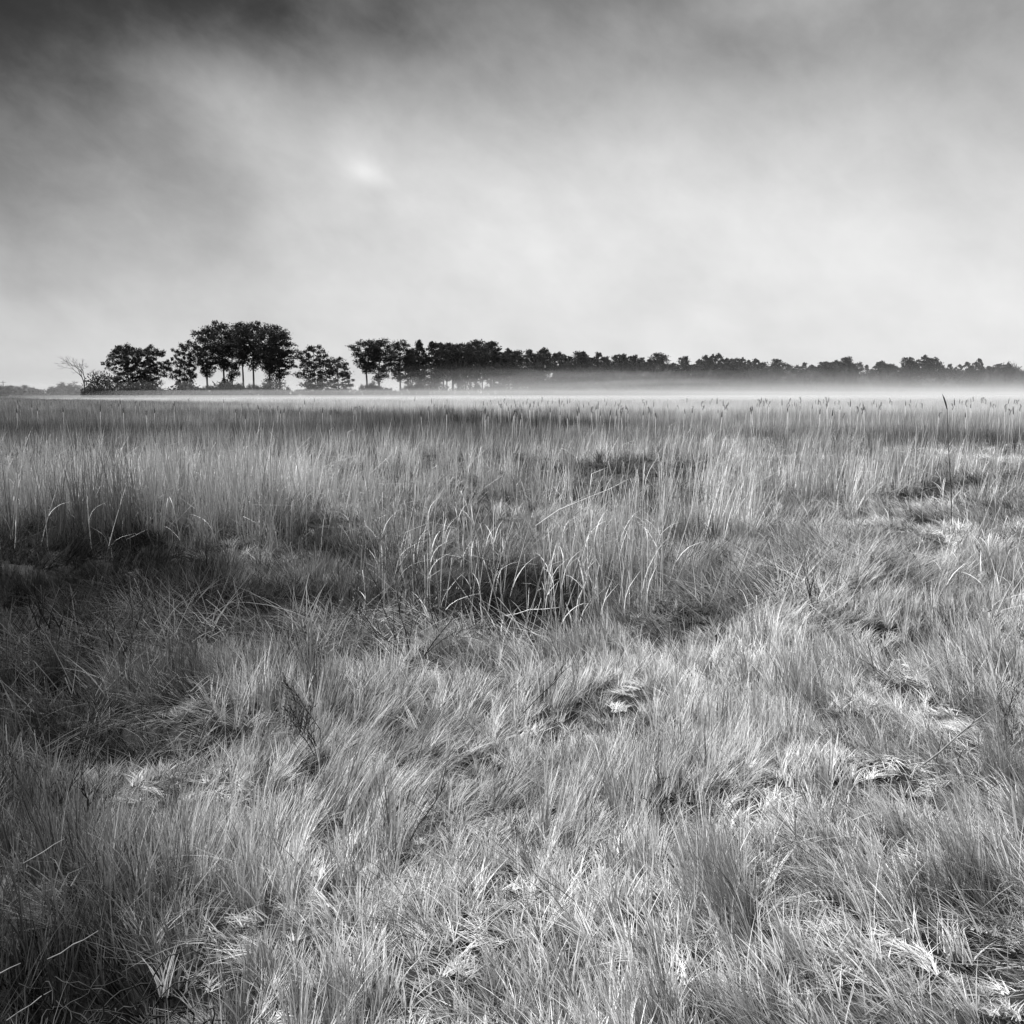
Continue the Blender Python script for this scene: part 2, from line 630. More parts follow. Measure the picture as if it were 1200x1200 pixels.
# grass greys: vignette and hollow shade painted in, paler at right, some differing growth (photo position of the roots)
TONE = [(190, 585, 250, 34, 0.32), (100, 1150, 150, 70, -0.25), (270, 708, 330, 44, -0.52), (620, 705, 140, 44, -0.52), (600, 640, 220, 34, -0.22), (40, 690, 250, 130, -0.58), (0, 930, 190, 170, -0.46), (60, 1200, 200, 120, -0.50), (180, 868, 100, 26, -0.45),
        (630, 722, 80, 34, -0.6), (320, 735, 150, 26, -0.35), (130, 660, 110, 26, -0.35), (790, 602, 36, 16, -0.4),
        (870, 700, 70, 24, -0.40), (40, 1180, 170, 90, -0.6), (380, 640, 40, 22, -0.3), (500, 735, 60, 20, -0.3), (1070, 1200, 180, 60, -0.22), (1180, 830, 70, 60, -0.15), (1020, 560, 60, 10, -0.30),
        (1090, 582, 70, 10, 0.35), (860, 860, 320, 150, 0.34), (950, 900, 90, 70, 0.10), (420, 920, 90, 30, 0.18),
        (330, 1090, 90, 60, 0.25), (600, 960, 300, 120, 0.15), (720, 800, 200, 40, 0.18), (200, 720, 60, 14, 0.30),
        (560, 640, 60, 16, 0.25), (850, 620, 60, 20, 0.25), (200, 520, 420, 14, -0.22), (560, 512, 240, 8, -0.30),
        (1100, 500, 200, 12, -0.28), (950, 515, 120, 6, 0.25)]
# where the taller reeds stand (1) or are missing (0)
REED = [(-20, 600, 330, 62, 0.95), (240, 610, 200, 48, 0.7), (470, 650, 120, 90, 0.8), (720, 650, 110, 62, 1.0),
        (600, 590, 260, 34, 0.7), (860, 625, 70, 40, 0.9), (960, 560, 200, 26, 0.8), (1160, 600, 90, 30, 0.7),
        (1150, 690, 90, 50, 0.45), (610, 560, 900, 30, 0.6), (1010, 775, 40, 22, 0.5),
        (1080, 585, 60, 12, -1.4), (630, 725, 56, 20, -0.9), (790, 605, 30, 14, -1.0), (980, 680, 120, 24, -0.7),
        (1112, 640, 16, 45, -3.0), (250, 715, 130, 20, -1.0), (640, 718, 60, 26, -0.5), (150, 660, 90, 16, -0.6), (870, 690, 50, 20, -.6)]
STAND = [(100, 610, 200, 40, .75), (320, 600, 110, 36, .75), (715, 672, 60, 26, 1.0), (868, 602, 26, 14, 1.0), (560, 680, 24, 20, .8), (470, 690, 40, 26, .7), (960, 570, 60, 10, .7)]
MATTED = [(320, 735, 140, 26, 1.2), (150, 868, 120, 24, 1.2), (630, 728, 85, 34, 1.3), (860, 715, 80, 16, 0.8), (180, 715, 90, 20, 1.0),
          (970, 690, 120, 34, 0.7), (80, 790, 140, 50, 0.6), (430, 760, 70, 24, 0.6), (80, 1220, 160, 60, 0.8), (1090, 582, 60, 10, 0.8)]


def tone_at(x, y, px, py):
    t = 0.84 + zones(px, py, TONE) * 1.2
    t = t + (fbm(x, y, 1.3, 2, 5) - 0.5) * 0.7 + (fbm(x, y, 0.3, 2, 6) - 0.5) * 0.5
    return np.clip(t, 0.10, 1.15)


def flow(x, y):
    """which way the grass is combed"""
    return 1.62 + (fbm(x, y, 0.7, 2, 8) - 0.5) * np.clip(2.2 + .5 * (np.hypot(x, y) - 2), 2.2, 5)


def place(x, y, z_off=0.0):
    z = height(x, y)
    return np.column_stack((x, y, z + z_off))


# --- short meadow grass, grown in rounded clumps with gaps between
PX, PR, PS, PT = [], [], [], []
for d0, d1, sp, s, cs in ((1.15, 4.8, .092, 1.0, .27), (4.8, 9.0, .125, 1.25, .36), (9.0, 16.0, .26, 2.1, .6), (16.0, 30.0, .46, 3.4, 1.1)):
    x, y = jgrid(d0, d1, sp)
    cx, cyy = jgrid(d0 - .4, d1 + .4, cs, 1.5)
    ctone, ch = rng.uniform(.58, 1.42, len(cx)), rng.uniform(.72, 1.18, len(cx))
    wx, wy = x + (fbm(x, y, 3.1, 2, 21) - .5) * .3, y + (fbm(x, y, 3.1, 2, 22) - .5) * .3
    near = np.zeros(len(x), int)
    for q0 in range(0, len(x), 2000):
        near[q0:q0 + 2000] = np.argmin((wx[q0:q0 + 2000, None] - cx) ** 2 + ((wy[q0:q0 + 2000, None] - cyy) * .85) ** 2, 1)
    ox, oy = wx - cx[near], wy - cyy[near]
    rr_ = np.hypot(ox, oy) / (cs * .62)
    px, py = project(x, y, np.zeros_like(x))
    lump = fbm(x, y, 1.1, 2, 9)
    keep = (zones(px, py, MATTED) < rng.uniform(.25, 1.1, len(x))) & (rr_ < rng.uniform(1.0, 2.6, len(x))) & (zones(px, py, PITS) < rng.uniform(.45, .9, len(x)))
    x, y, px, py, lump, rr_, ox, oy, near = (q_[keep] for q_ in (x, y, px, py, lump, rr_, ox, oy, near))
    n = len(x)
    fl, w1 = flow(x, y), np.clip(rr_, 0, 1)
    fl = np.arctan2(np.sin(fl) * .8 + oy / cs * 1.3 * w1, np.cos(fl) * .8 + ox / cs * 1.3 * w1) + rng.normal(0, .22, n)
    tilt = np.clip(rng.normal(.03, .10, n) + .30 * w1 + (fbm(x, y, .8, 1, 11) - .5) * .6, -.2, .8)
    k = s * rng.uniform(.85, 1.15, n)
    hh = np.clip(1.32 - .98 * rr_ ** 1.25, .22, 1.3) * ch[near] * (.45 + .9 * lump) * np.clip(3.4 * (fbm(x, y, 1.5, 2, 51) - .20), .5, 1.08) * rng.uniform(.85, 1.15, n) * min(s, 1.2)
    PX.append(place(x, y))
    PR.append(np.column_stack((0 * fl, tilt, fl)))
    PS.append(np.column_stack((k, k, hh)))
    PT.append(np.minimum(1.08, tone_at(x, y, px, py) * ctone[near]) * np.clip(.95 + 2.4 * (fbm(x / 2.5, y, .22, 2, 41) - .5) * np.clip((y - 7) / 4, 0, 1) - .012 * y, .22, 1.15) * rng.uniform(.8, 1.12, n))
scatter('meadow_grass', 'pale dry salt meadow grass combed into cowlicks across the foreground',
        np.vstack(PX), np.vstack(PR), np.vstack(PS), np.concatenate(PT), meadow_lib, 16)

# --- matted, fallen grass in the hollows
PX, PR, PS, PT = [], [], [], []
for d0, d1, sp, s in ((1.3, 5.0, .15, 1.0), (5.0, 12.0, .19, 1.25)):
    x, y = jgrid(d0, d1, sp)
    px, py = project(x, y, np.zeros_like(x))
    mt = zones(px, py, MATTED)
    keep = ((mt + .20) > rng.uniform(0, 1, len(x))) & (zones(px, py, PITS) < rng.uniform(.6, 2.2, len(x)))
    mt = mt[keep]
    x, y, px, py = (q_[keep] for q_ in (x, y, px, py))
    n = len(x)
    fl = flow(x, y) * .6 + 1.2 + rng.normal(0, .35, n)
    PX.append(place(x, y))
    k = s * rng.uniform(.8, 1.25, n) * np.where(mt > .25, 1.0, .7)
    PR.append(np.column_stack((0 * fl, rng.normal(.0, .12, n), fl)))
    PS.append(np.column_stack((k, k, k)))
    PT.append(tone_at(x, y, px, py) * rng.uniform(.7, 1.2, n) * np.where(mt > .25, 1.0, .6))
scatter('matted_grass', 'dark flattened grass lying matted in the hollows of the marsh',
        np.vstack(PX), np.vstack(PR), np.vstack(PS), np.concatenate(PT), matted_lib, 10)

# --- knee to waist high reeds of the middle ground, in stands with gaps
PX, PR, PS, PT = [], [], [], []
for d0, d1, sp, s in ((5.6, 12.0, .22, 1.0), (12.0, 27.0, .34, 1.2)):
    x, y = jgrid(d0, d1, sp)
    px, py = project(x, y, np.zeros_like(x))
    stand = np.clip(6 * (fbm(x / 1.6, y, .55, 2, 14) - .49), 0, 1.3) * np.clip(.2 + 3 * (fbm(x, y, 2.3, 1, 31) - .32), 0, 1.2)
    stand = np.maximum(stand, zones(px, py, STAND))
    pr = zones(px, py, REED) * stand - .06 - zones(px, py, PITS) * .8
    keep = pr > rng.uniform(0, 1, len(x))
    x, y, px, py, pr = (q_[keep] for q_ in (x, y, px, py, pr))
    n = len(x)
    k = s * rng.uniform(.75, 1.12, n)
    PX.append(place(x, y))
    PR.append(np.column_stack((rng.normal(0, .07, n), rng.normal(.02, .08, n), rng.uniform(0, 2 * PI, n))))
    hh = (.50 + .55 * np.clip(pr, 0, 1)) * rng.uniform(.75, 1.12, n) * np.clip(1.1 - .012 * (y - 8), .85, 1.1)
    PS.append(np.column_stack((k, k, hh)))
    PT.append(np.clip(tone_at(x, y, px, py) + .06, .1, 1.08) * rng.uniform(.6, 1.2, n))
scatter('reed_grass', 'pale standing reed grass in the middle of the marsh',
        np.vstack(PX), np.vstack(PR), np.vstack(PS), np.concatenate(PT), reed_lib, 12)

# --- the tall bed beyond
PX, PR, PS, PT = [], [], [], []
for d0, d1, sp, s in ((24.0, 32.0, .75, 1.0), (32.0, 50.0, .66, 1.0), (50.0, 90.0, .85, 1.0)):
    x, y = jgrid(d0, d1, sp, 3)
    px, py = project(x, y, np.zeros_like(x))
    n = len(x)
    k = s * rng.uniform(.85, 1.1, n)
    PX.append(place(x, y))
    PR.append(np.column_stack((rng.normal(0, .03, n), rng.normal(0, .03, n), rng.uniform(0, 2 * PI, n))))
    hz = (.36 + .50 * fbm(x, y, .12, 2, 15) + .45 * fbm(x, y, .7, 2, 16)) * np.clip(.7 + .3 * (y - 24) / 8, .7, 1)
    PS.append(np.column_stack((k, k, hz * rng.uniform(.8, 1.15, n))))
    PT.append(np.clip(.50 + zones(px, py, TONE) * .8 + (fbm(x / 3, y, .16, 2, 33) - .5) * 1.2, .10, 1) * rng.uniform(.65, 1.3, n))
scatter('reed_bed', 'dense bed of upright reeds below the mist', np.vstack(PX), np.vstack(PR), np.vstack(PS), np.concatenate(PT), far_lib, 10)

x, y = jgrid(88.0, 330.0, 1.7, 8)
n = len(x)
k = rng.uniform(.9, 1.2, n)
scatter('distant_marsh', 'far marsh grass fading into mist before the trees', place(x, y),
        np.column_stack((np.zeros(n), np.zeros(n), rng.uniform(0, 6.28, n))),
        np.column_stack((k, k, .8 * k)), .62 + (fbm(x, y, .03, 2, 3) - .5) * .4, mass_lib, 6)

# ------------------------------------------------------------------ single plants of the marsh


def gz_at(x, y):
    return float(height(np.array([float(x)]), np.array([float(y)]))[0])


def foot(px, py, dz=0.0):
    g = ground(px, py)
    return Vector((g[0], g[1], gz_at(g[0], g[1]) + dz))


def ribbon(mb, pts, w, twist):
    """a folded leaf: two long faces meeting in a shallow keel"""
    pts = [Vector(p) for p in pts]
    side = Vector((math.cos(twist), math.sin(twist), 0))
    L_, n_ = [], len(pts)
    for i, p in enumerate(pts):
        h = w * .5 * (1 - .9 * (i / (n_ - 1)) ** 1.5)
        L_.append((p - side * h, p - Vector((0, 0, h * .35)), p + side * h))
    for a_, b_ in zip(L_, L_[1:]):
        mb.face((a_[0], a_[1], b_[1], b_[0]))
        mb.face((a_[1], a_[2], b_[2], b_[1]))


def reed(seed, H, n_leaf, bent):
    """one dry reed: a jointed stem and its long hanging leaves, as [(name, mesh)]"""
    r = random.Random(seed)
    mb = MB()
    a = r.uniform(0, 6.28)
    pts = [Vector((0, 0, -.05))]
    ang = r.uniform(0, .06)
    for i in range(7):
        if bent and i == 5:
            ang += r.uniform(.7, 1.5)
        ang += r.uniform(-.01, .05)
        pts.append(pts[-1] + Vector((math.sin(ang) * math.cos(a), math.sin(ang) * math.sin(a), math.cos(ang))) * (H / 7))
    mb.tube(pts, [.0048 - .0005 * i for i in range(8)], 4)
    out = [('stem', mb.mesh('stem', MAT_PALE))]
    for k in range(n_leaf):
        mb = MB()
        i = r.randint(1, 5)
        p = pts[i]
        la, th, st = a + r.uniform(-2.2, 2.2), r.uniform(.1, .45), r.uniform(.05, .09)
        q, ps = p.copy(), [p.copy()]
        for j in range(5):
            q = q + Vector((math.sin(th) * math.cos(la), math.sin(th) * math.sin(la), math.cos(th))) * st
            th += r.uniform(.05, .38)
            ps.append(q.copy())
        ribbon(mb, ps, r.uniform(.008, .013), la + 1.57)
        out.append(('leaf', mb.mesh('leaf', MAT_PALE)))
    return out


REEDS = [reed(900 + i, 1.0, (3, 2, 3, 1, 3, 2, 2, 1)[i], i in (2,)) for i in range(8)]
_reed_first = {}


def stand_reed(v, loc, rot, h, label, group):
    sc_ = (1, 1, h)
    if v not in _reed_first:
        o = link('tall_reed', None, None, loc, rot, sc_, label=label, category='reed', group=group)
        for nm, me in REEDS[v]:
            link(nm, me, o)
        _reed_first[v] = o
        return o
    return dup(_reed_first[v], loc, rot, sc_, label, group)


rr = random.Random(31)
for n_, x0, x1, y0, y1, h0, h1, lean_, lab, grp in (
    (110, 635, 780, 655, 730, .95, 1.42, -.10, 'tall pale reed in the thick stand behind the dark hollow, middle of the marsh', 'reeds behind the dark hollow'),
    (12, 565, 640, 690, 745, .5, .95, -.12, 'bent pale reed rising out of the dark hollow', 'reeds in the dark hollow'),
    (20, 540, 600, 660, 715, .7, 1.05, .05, 'pale reed left of the dark hollow', 'reeds left of the dark hollow'),
    (16, 845, 895, 585, 612, 1.1, 1.5, .03, 'pale reed in the small bright stand right of the middle', 'reeds of the small bright stand'),
    (36, 425, 530, 640, 730, .6, 1.1, -.08, 'pale reed among the seedy shrub left of the middle', 'reeds around the seedy shrub'),
    (60, 0, 400, 570, 650, .7, 1.05, -.08, 'pale reed in the broad stand on the left', 'reeds of the broad left stand'),
    (30, 900, 1190, 560, 640, .6, 1.0, .05, 'scattered pale reed right of the small bright stand', 'scattered reeds on the right'),
    (12, 1100, 1190, 690, 740, .4, .75, .12, 'short pale reed in the dark growth at the right edge', 'short reeds at the right edge'),
):
    for _ in range(n_):
        p = foot(rr.uniform(x0, x1), rr.uniform(y0, y1))
        stand_reed(rr.randrange(8), p, (rr.gauss(0, .10), lean_ + rr.gauss(0, .13), rr.uniform(0, 6.28)), rr.uniform(h0, h1), lab, grp)

# cattails standing out against the mist: too small to show their parts
mb = MB()
mb.tube(((0, 0, -.1), (.01, 0, .7), (.0, .01, 1.32)), (.006, .005, .004), 4)
nf = len(mb.f)
mb.tube(((0, .01, 1.30), (.004, .01, 1.32), (.006, .01, 1.45), (.004, .01, 1.475), (.004, .01, 1.53)), (.003, .011, .011, .005, .002), 4)
ctm = mb.mesh('cattail', MAT_PALE)
ctm.materials.append(MAT_HEAD)
for i in range(nf, len(ctm.polygons)):
    ctm.polygons[i].material_index = 1
mb = MB()
mb.tube(((0, 0, -.1), (.01, 0, .7), (.0, .01, 1.36)), (.006, .005, .003), 4)
nf = len(mb.f)
for k in range(7):
    a = k * .9
    z = 1.30 + .028 * k
    mb.tube(((0, .01, z), (.02 + .02 * math.cos(a), .02 * math.sin(a), z + .04), (.04 + .006 * k, .03 * math.sin(a), z + .03)), (.003, .009, .002), 3)
rpm = mb.mesh('plumed_reed', MAT_PALE)
rpm.materials.append(MAT_HEAD)
for i in range(nf, len(rpm.polygons)):
    rpm.polygons[i].material_index = 1
rr = random.Random(57)
for i in range(230):
    if i < 180:
        px, Y = rr.uniform(560, 1200), rr.uniform(23, 50)
        lab, grp = 'cattail with a dark head standing against the bright mist', 'cattails against the mist'
    else:
        px, Y = rr.uniform(0, 600), rr.uniform(26, 50)
        lab, grp = 'cattail with a dark head in the grey reeds on the left', 'cattails in the left reeds'
    x = at(px, HOR, Y)[0]
    plume = rr.random() < .55
    s = rr.uniform(.80, 1.06) * (1.0 if Y > 24 else .92)
    link('plumed_reed' if plume else 'cattail', rpm if plume else ctm, None, (x, Y, gz_at(x, Y)), (rr.gauss(0, .05), rr.gauss(0, .05), rr.uniform(0, 6.28)), (1.1, 1.1, s),
         label=lab.replace('cattail with a dark head', 'reed with a dark plume') if plume else lab, category='reed' if plume else 'cattail',
         group=grp.replace('cattails', 'plumed reeds') if plume else grp)

# the dark dead stalk at the right
b = foot(1116, 617)
t_ = at(1110, 478, b.y)
o = link('dead_stalk', None, None, b, label='tall thin dark stalk standing alone at the right', category='stalk')
mb = MB()
d = Vector(t_) - b
mb.tube([Vector((0, 0, -.1)), d * .35 + Vector((.012, 0, 0)), d * .7 - Vector((.004, 0, 0)), d], (.006, .0055, .005, .004), 5)
link('stem', mb.mesh('stem', MAT_DARKSTEM), o)
mb = MB()
mb.tube((d - Vector((0, 0, .02)), d + Vector((-.02, 0, .05)), d + Vector((-.05, 0, .13)), d + Vector((-.075, 0, .18))), (.004, .011, .009, .002), 5)
link('seed_head', mb.mesh('seed_head', MAT_HEAD), o)


def stick(name, cat, label, a_px, b_px, za, zb, rad, mat, sag=.02, fork=0):
    """a fallen stem between two places over the grass (photo position and height above the ground)"""
    a_, b_ = foot(*a_px), foot(*b_px)
    A, B_ = Vector(ground(a_px[0], a_px[1], a_.z + za)), Vector(ground(b_px[0], b_px[1], b_.z + zb))
    mb = MB()
    mid = A.lerp(B_, .5) + Vector((0, 0, -sag))
    r = random.Random(int(a_px[1]))
    jig = lambda: Vector((r.uniform(-1, 1), 0, r.uniform(-1, 1))) * (B_ - A).length * .018
    mb.tube((Vector(), (A.lerp(mid, .5) - A) + jig(), mid - A + jig(), mid.lerp(B_, .5) - A + jig(), B_ - A), (rad, rad * .95, rad * .9, rad * .8, rad * .6), 5)
    o = link(name, None, None, A, label=label, category=cat)
    link('stem', mb.mesh('stem', mat), o)
    r = random.Random(int(a_px[0]))
    for k in range(fork):
        mb = MB()
        p = (B_ - A) * r.uniform(.55, .95)
        e = p + (B_ - A).normalized() * r.uniform(.05, .12) + Vector((r.uniform(-.06, .06), r.uniform(-.03, .03), r.uniform(-.02, .08)))
        mb.tube((p, p.lerp(e, .5) + Vector((0, 0, .01)), e), (rad * .6, rad * .5, rad * .3), 4)
        link('side_twig', mb.mesh('side_twig', mat), o)
    return o


stick('broken_reed', 'reed', 'long broken reed lying slantwise across the pale stand in the middle', (628, 616), (736, 562), .75, .95, .0042, MAT_PALE, -.05, 2)
stick('broken_reed', 'reed', 'short broken reed bent over low in the dark hollow', (590, 722), (655, 712), .28, .36, .005, MAT_PALE, -.02, 1)
stick('fallen_straw', 'straw', 'thick pale straw lying slanted beside the dark hollow on the left', (211, 896), (249, 874), .25, .30, .003, MAT_STRAW, 0)
stick('fallen_straw', 'straw', 'thin pale straw lying slanted below the leafless shrub on the left', (27, 1012), (76, 983), .22, .27, .002, MAT_STRAW, 0)
stick('fallen_straw', 'straw', 'long pale straw slanting above the dark brush, bottom left', (56, 1124), (115, 1091), .26, .33, .0022, MAT_STRAW, 0)
stick('fallen_straw', 'straw', 'pale straw end poking in at the left edge above the dark brush', (-20, 1150), (24, 1129), .28, .34, .0022, MAT_STRAW, 0)
stick('fallen_straw', 'straw', 'pale straw slanting across the dark brush in the bottom left corner', (8, 1196), (62, 1160), .30, .33, .002, MAT_STRAW, 0)
stick('fallen_reed', 'reed', 'long weathered reed lying slanted in the grass at the right edge', (1082, 896), (1162, 832), .22, .34, .0042, MAT_STRAW, .0, 2)
stick('dark_twig', 'twig', 'dark slanted twig alone in the pale foreground left of the middle', (480, 986), (523, 917), .30, .42, .0026, MAT_DARKSTEM, .0, 2)
stick('dark_twig', 'twig', 'slanted twig with a dry tip above the pale grass, below the reed stand', (613, 836), (661, 786), .26, .44, .0026, MAT_TWIG, .0, 3)


def shrub_mesh(seed, H, depth, spread, r0, mat_name, mat, tip=None):
    """a small leafless shrub: stems that fork again and again"""
    r = random.Random(seed)
    mb, hb = MB(), MB()

    def grow(p, d, L_, rad, k):
        pts = [p]
        for i in range(3):
            d = (d + Vector((r.uniform(-.25, .25), r.uniform(-.25, .25), r.uniform(-.1, .2)))).normalized()
            p = p + d * L_ / 3
            pts.append(p)
        mb.tube(pts, [rad, rad * .85, rad * .75, rad * .6], 4 if k > 1 else 3)
        if k == 0:
            if tip:
                hb.tube((p, p + d * tip, p + d * tip * 2), (.0015, tip * .35, .001), 4)
            return
        for j in range(r.choice((2, 2, 3))):
            dd = (d + Vector((r.uniform(-1, 1), r.uniform(-1, 1), r.uniform(-.2, .5))) * spread).normalized()
            grow(pts[r.choice((1, 2, 3, 3))], dd, L_ * r.uniform(.6, .85), max(rad * .62, .0013), k - 1)
    for j in range(r.choice((2, 3))):
        grow(Vector((r.uniform(-.04, .04), r.uniform(-.04, .04), -.05)), Vector((r.uniform(-.4, .4), r.uniform(-.4, .4), 1)).normalized(), H * .42, r0, depth)
    out = [('branches', mb.mesh('branches', mat))]
    if tip:
        out.append(('seed_heads', hb.mesh('seed_heads', MAT_HEAD if tip < .009 else MAT_STRAW)))
    return out


for i, (px, py, H, dep, sp_, r0, mat, tip, lab) in enumerate((
    (62, 985, .55, 4, .55, .006, MAT_DARKSTEM, .006, 'leafless dark shrub with a forked stem at the left edge of the foreground'),
    (96, 985, .45, 3, .5, .0045, MAT_DARKSTEM, None, 'thin dark stem with few twigs right beside the forked leafless shrub'),
    (228, 872, .45, 5, .7, .004, MAT_DARKSTEM, .008, 'dense dark shrublet at the end of the flattened hollow on the left'),
    (376, 885, .42, 5, .6, .004, MAT_DARKSTEM, .007, 'dark shrublet standing in pale grass left of the middle foreground'),
    (60, 775, .85, 4, .45, .007, MAT_DARKSTEM, None, 'tall dark leafless stems at the left edge below the reeds'),
    (135, 790, .7, 4, .55, .006, MAT_DARKSTEM, None, 'dark leafless stems leaning over the matted grass on the left'),
    (190, 748, .5, 4, .5, .005, MAT_DARKSTEM, None, 'small dark shrub behind the pale matted patch on the left'),
    (235, 735, .5, 3, .45, .005, MAT_DARKSTEM, None, 'few dark upright twigs at the edge of the long dark hollow'),
    (20, 905, .4, 5, .7, .005, MAT_DARKSTEM, .006, 'low dark scrub in the black hollow at the left edge'),
    (486, 775, .85, 5, .42, .006, MAT_TWIG, .0095, 'grey shrub with dry seed heads left of the dark hollow'),
    (520, 760, .6, 4, .45, .005, MAT_TWIG, .0095, 'smaller grey shrub with dry seed heads beside the dark hollow'),
    (752, 965, .30, 4, .7, .0032, MAT_DARKSTEM, .006, 'tiny dark twiggy plant in the pale grass of the foreground'),
    (955, 735, .6, 3, .35, .005, MAT_DARKSTEM, None, 'few thin dark stems on the smooth mound at the right'),
    (1120, 760, .5, 4, .5, .005, MAT_DARKSTEM, None, 'dark leafless shrub at the right edge behind the pale grass'),
    (1185, 905, .4, 4, .6, .004, MAT_DARKSTEM, .006, 'dark twiggy plant at the right edge of the foreground'),
    (830, 640, .6, 3, .35, .005, MAT_TWIG, None, 'grey upright stems below the small bright reed stand'),
)):
    o = link('bare_shrub', None, None, foot(px, py), (0, 0, i * 1.3), label=lab, category='shrub')
    for nm, me in shrub_mesh(700 + i, H, dep, sp_, r0, 'branches', mat, tip):
        link(nm, me, o, kind='stuff' if nm == 'seed_heads' else None)

# the tangle of dead brush in the bottom left corner
bp = foot(120, 1230)
o = link('brush_pile', None, None, bp, label='dark tangle of dead brush in the bottom left corner', category='brush')
TW = []
for i in range(6):
    r = random.Random(800 + i)
    mb = MB()
    p, d = Vector((0, 0, 0)), Vector((1, 0, .2)).normalized()
    pts = [p]
    for k in range(9):
        d = (d + Vector((r.uniform(-.5, .3), r.uniform(-.8, .8), r.uniform(-.7, .6)))).normalized()
        p = p + d * .032
        pts.append(p)
    mb.tube(pts, [.0032 - .0002 * k for k in range(10)], 4)
    TW.append(mb.mesh('twig', MAT_DARKSTEM))
r = random.Random(12)
for i in range(150):
    link('twig', TW[i % 6], o, (r.gauss(0, .16), r.gauss(.12, .12), r.uniform(.06, .42)), (r.uniform(-.5, .5), r.uniform(-.7, .5), r.uniform(0, 6.28)))

# ------------------------------------------------------------------ trees


def rv(a=1.0):
    return Vector((rnd.uniform(-a, a), rnd.uniform(-a, a), rnd.uniform(-a, a)))


def puff(mb, c, r, n, flat=.6, size=.42):
    """a loose clump of needle sprays round a point: dense inside, ragged outside"""
    for _ in range(n):
        d = rv()
        while d.length > 1 or d.length < .1:
            d = rv()
        d *= rnd.choice((.7, 1.0, 1.15, 1.5))
        p = Vector(c) + Vector((d.x * r, d.y * r, d.z * r * flat))
        out = (d.normalized() + rv(.8) + Vector((0, 0, .25))).normalized()
        s = out.cross(rv()).normalized()
        L_, W_ = size * rnd.uniform(.7, 1.6), size * rnd.uniform(.25, .5)
        mb.face((p - out * L_ * .5 - s * W_ * .3, p + s * W_ * .8 + out * L_ * .1, p + out * L_ * .6, p - s * W_ + out * L_ * .05))


def pine(H, c0, R, seed, n_limb=30, dens=40, peak=.45, lean=.4, size=.42, sharp=False, clump=1.0):
    """trunk + limbs mesh and crown mesh of a pine of height H with its crown from c0*H up"""
    global rnd
    rnd = random.Random(seed)
    tm, cm = MB(), MB()
    bend = [Vector((rnd.uniform(-lean, lean), rnd.uniform(-lean, lean), 0)) for _ in range(6)]
    pts, rad = [], []
    for i in range(9):
        t = i / 8
        off = sum((b * math.sin(t * (j + 1) * 1.7) for j, b in enumerate(bend[:3])), Vector()) * .5
        pts.append(Vector((off.x, off.y, t * H * .97 - .3)))
        rad.append(.26 * (H / 18) * (1 - t) ** .8 + .04)
    tm.tube(pts, rad, 6)

    def spine(z):
        t = min(max(z / (H * .97), 0), .999) * 8
        i = int(t)
        return pts[i].lerp(pts[i + 1], t - i)
    az = rnd.uniform(0, 6.28)
    for i in range(n_limb):
        t = (i + rnd.random() * .8) / n_limb
        z = H * (c0 + (1 - c0) * t * .98)
        # envelope: fullest at 'peak' of the crown, rounded at the top
        e = (t / peak) ** .6 if t < peak else math.sqrt(max(0.02, 1 - ((t - peak) / (1.03 - peak)) ** 2))
        if sharp and t > peak:
            e = max(.12, 1 - (t - peak) / (1.02 - peak)) ** .85
        Lr = R * e * rnd.uniform(.5, 1.15)
        az += 2.4 + rnd.uniform(-.5, .5)
        b = spine(z - Lr * .25)
        rise = rnd.uniform(.05, .45) * Lr
        tip = Vector((b.x + math.cos(az) * Lr, b.y + math.sin(az) * Lr, z + rise * .5))
        mid = b.lerp(tip, .5) - Vector((0, 0, .08 * Lr))
        rr = max(.05, .10 * (1 - t) * H / 18 + .03)
        if rnd.random() < .12:
            continue
        tm.tube((b, mid, tip), (rr, rr * .7, .02), 4)
        pr = rnd.uniform(.6, 1.35) * H / 18 * clump * ((1 - .45 * t) if sharp else 1)
        puff(cm, tip, pr * 1.12, int(dens * .9), .72, size)
        if Lr > 1.4:
            puff(cm, b.lerp(tip, .68) + rv(.35) + Vector((0, 0, .3)), pr * 1.0, int(dens * .6), .6, size)
        if Lr > 2.6:
            puff(cm, b.lerp(tip, .40) + rv(.4) + Vector((0, 0, .4)), pr * .85, int(dens * .5), .55, size)
            side = (tip - b).cross(Vector((0, 0, 1))).normalized() * rnd.choice((-1, 1)) * Lr * .32
            puff(cm, b.lerp(tip, .8) + side, pr * .8, int(dens * .55), .55, size)
    puff(cm, pts[-1] + Vector((0, 0, -.2)), .9 * H / 18, dens, .7, size)
    return tm.mesh('trunk', MAT_BARK, True), cm.mesh('crown', MAT_NEEDLE)


def bush(W, H, seed, mat, n=26, dens=34, size=.4, twig=False):
    global rnd
    rnd = random.Random(seed)
    tm, cm = MB(), MB()
    for i in range(n):
        a = rnd.uniform(0, 6.28)
        r = math.sqrt(rnd.random()) * .9
        top = H * math.sqrt(max(.08, 1 - r * r)) * rnd.uniform(.78, 1.05)
        z = top * (rnd.uniform(.25, .95) if i % 3 else .92)
        c = Vector((math.cos(a) * r * W * .5, math.sin(a) * r * W * .5, max(z - .3, .3)))
        b = Vector((c.x * .25, c.y * .25, -.2))
        tm.tube((b, b.lerp(c, .55) + Vector((0, 0, .25)), c), (.07, .05, .02), 4)
        if twig:
            for _ in range(dens):
                d = (rv() + Vector((0, 0, .5))).normalized()
                p = c + rv(.55)
                s = d.orthogonal().normalized() * .075
                e = p + d * rnd.uniform(.5, 1.2)
                cm.face((p - s, p + s, e))
        else:
            puff(cm, c, rnd.uniform(.55, .9) * min(W, H * 1.6) * .22, dens, .75, size)
    return tm.mesh('stem', MAT_BARK), cm.mesh('foliage' if not twig else 'twigs', mat)


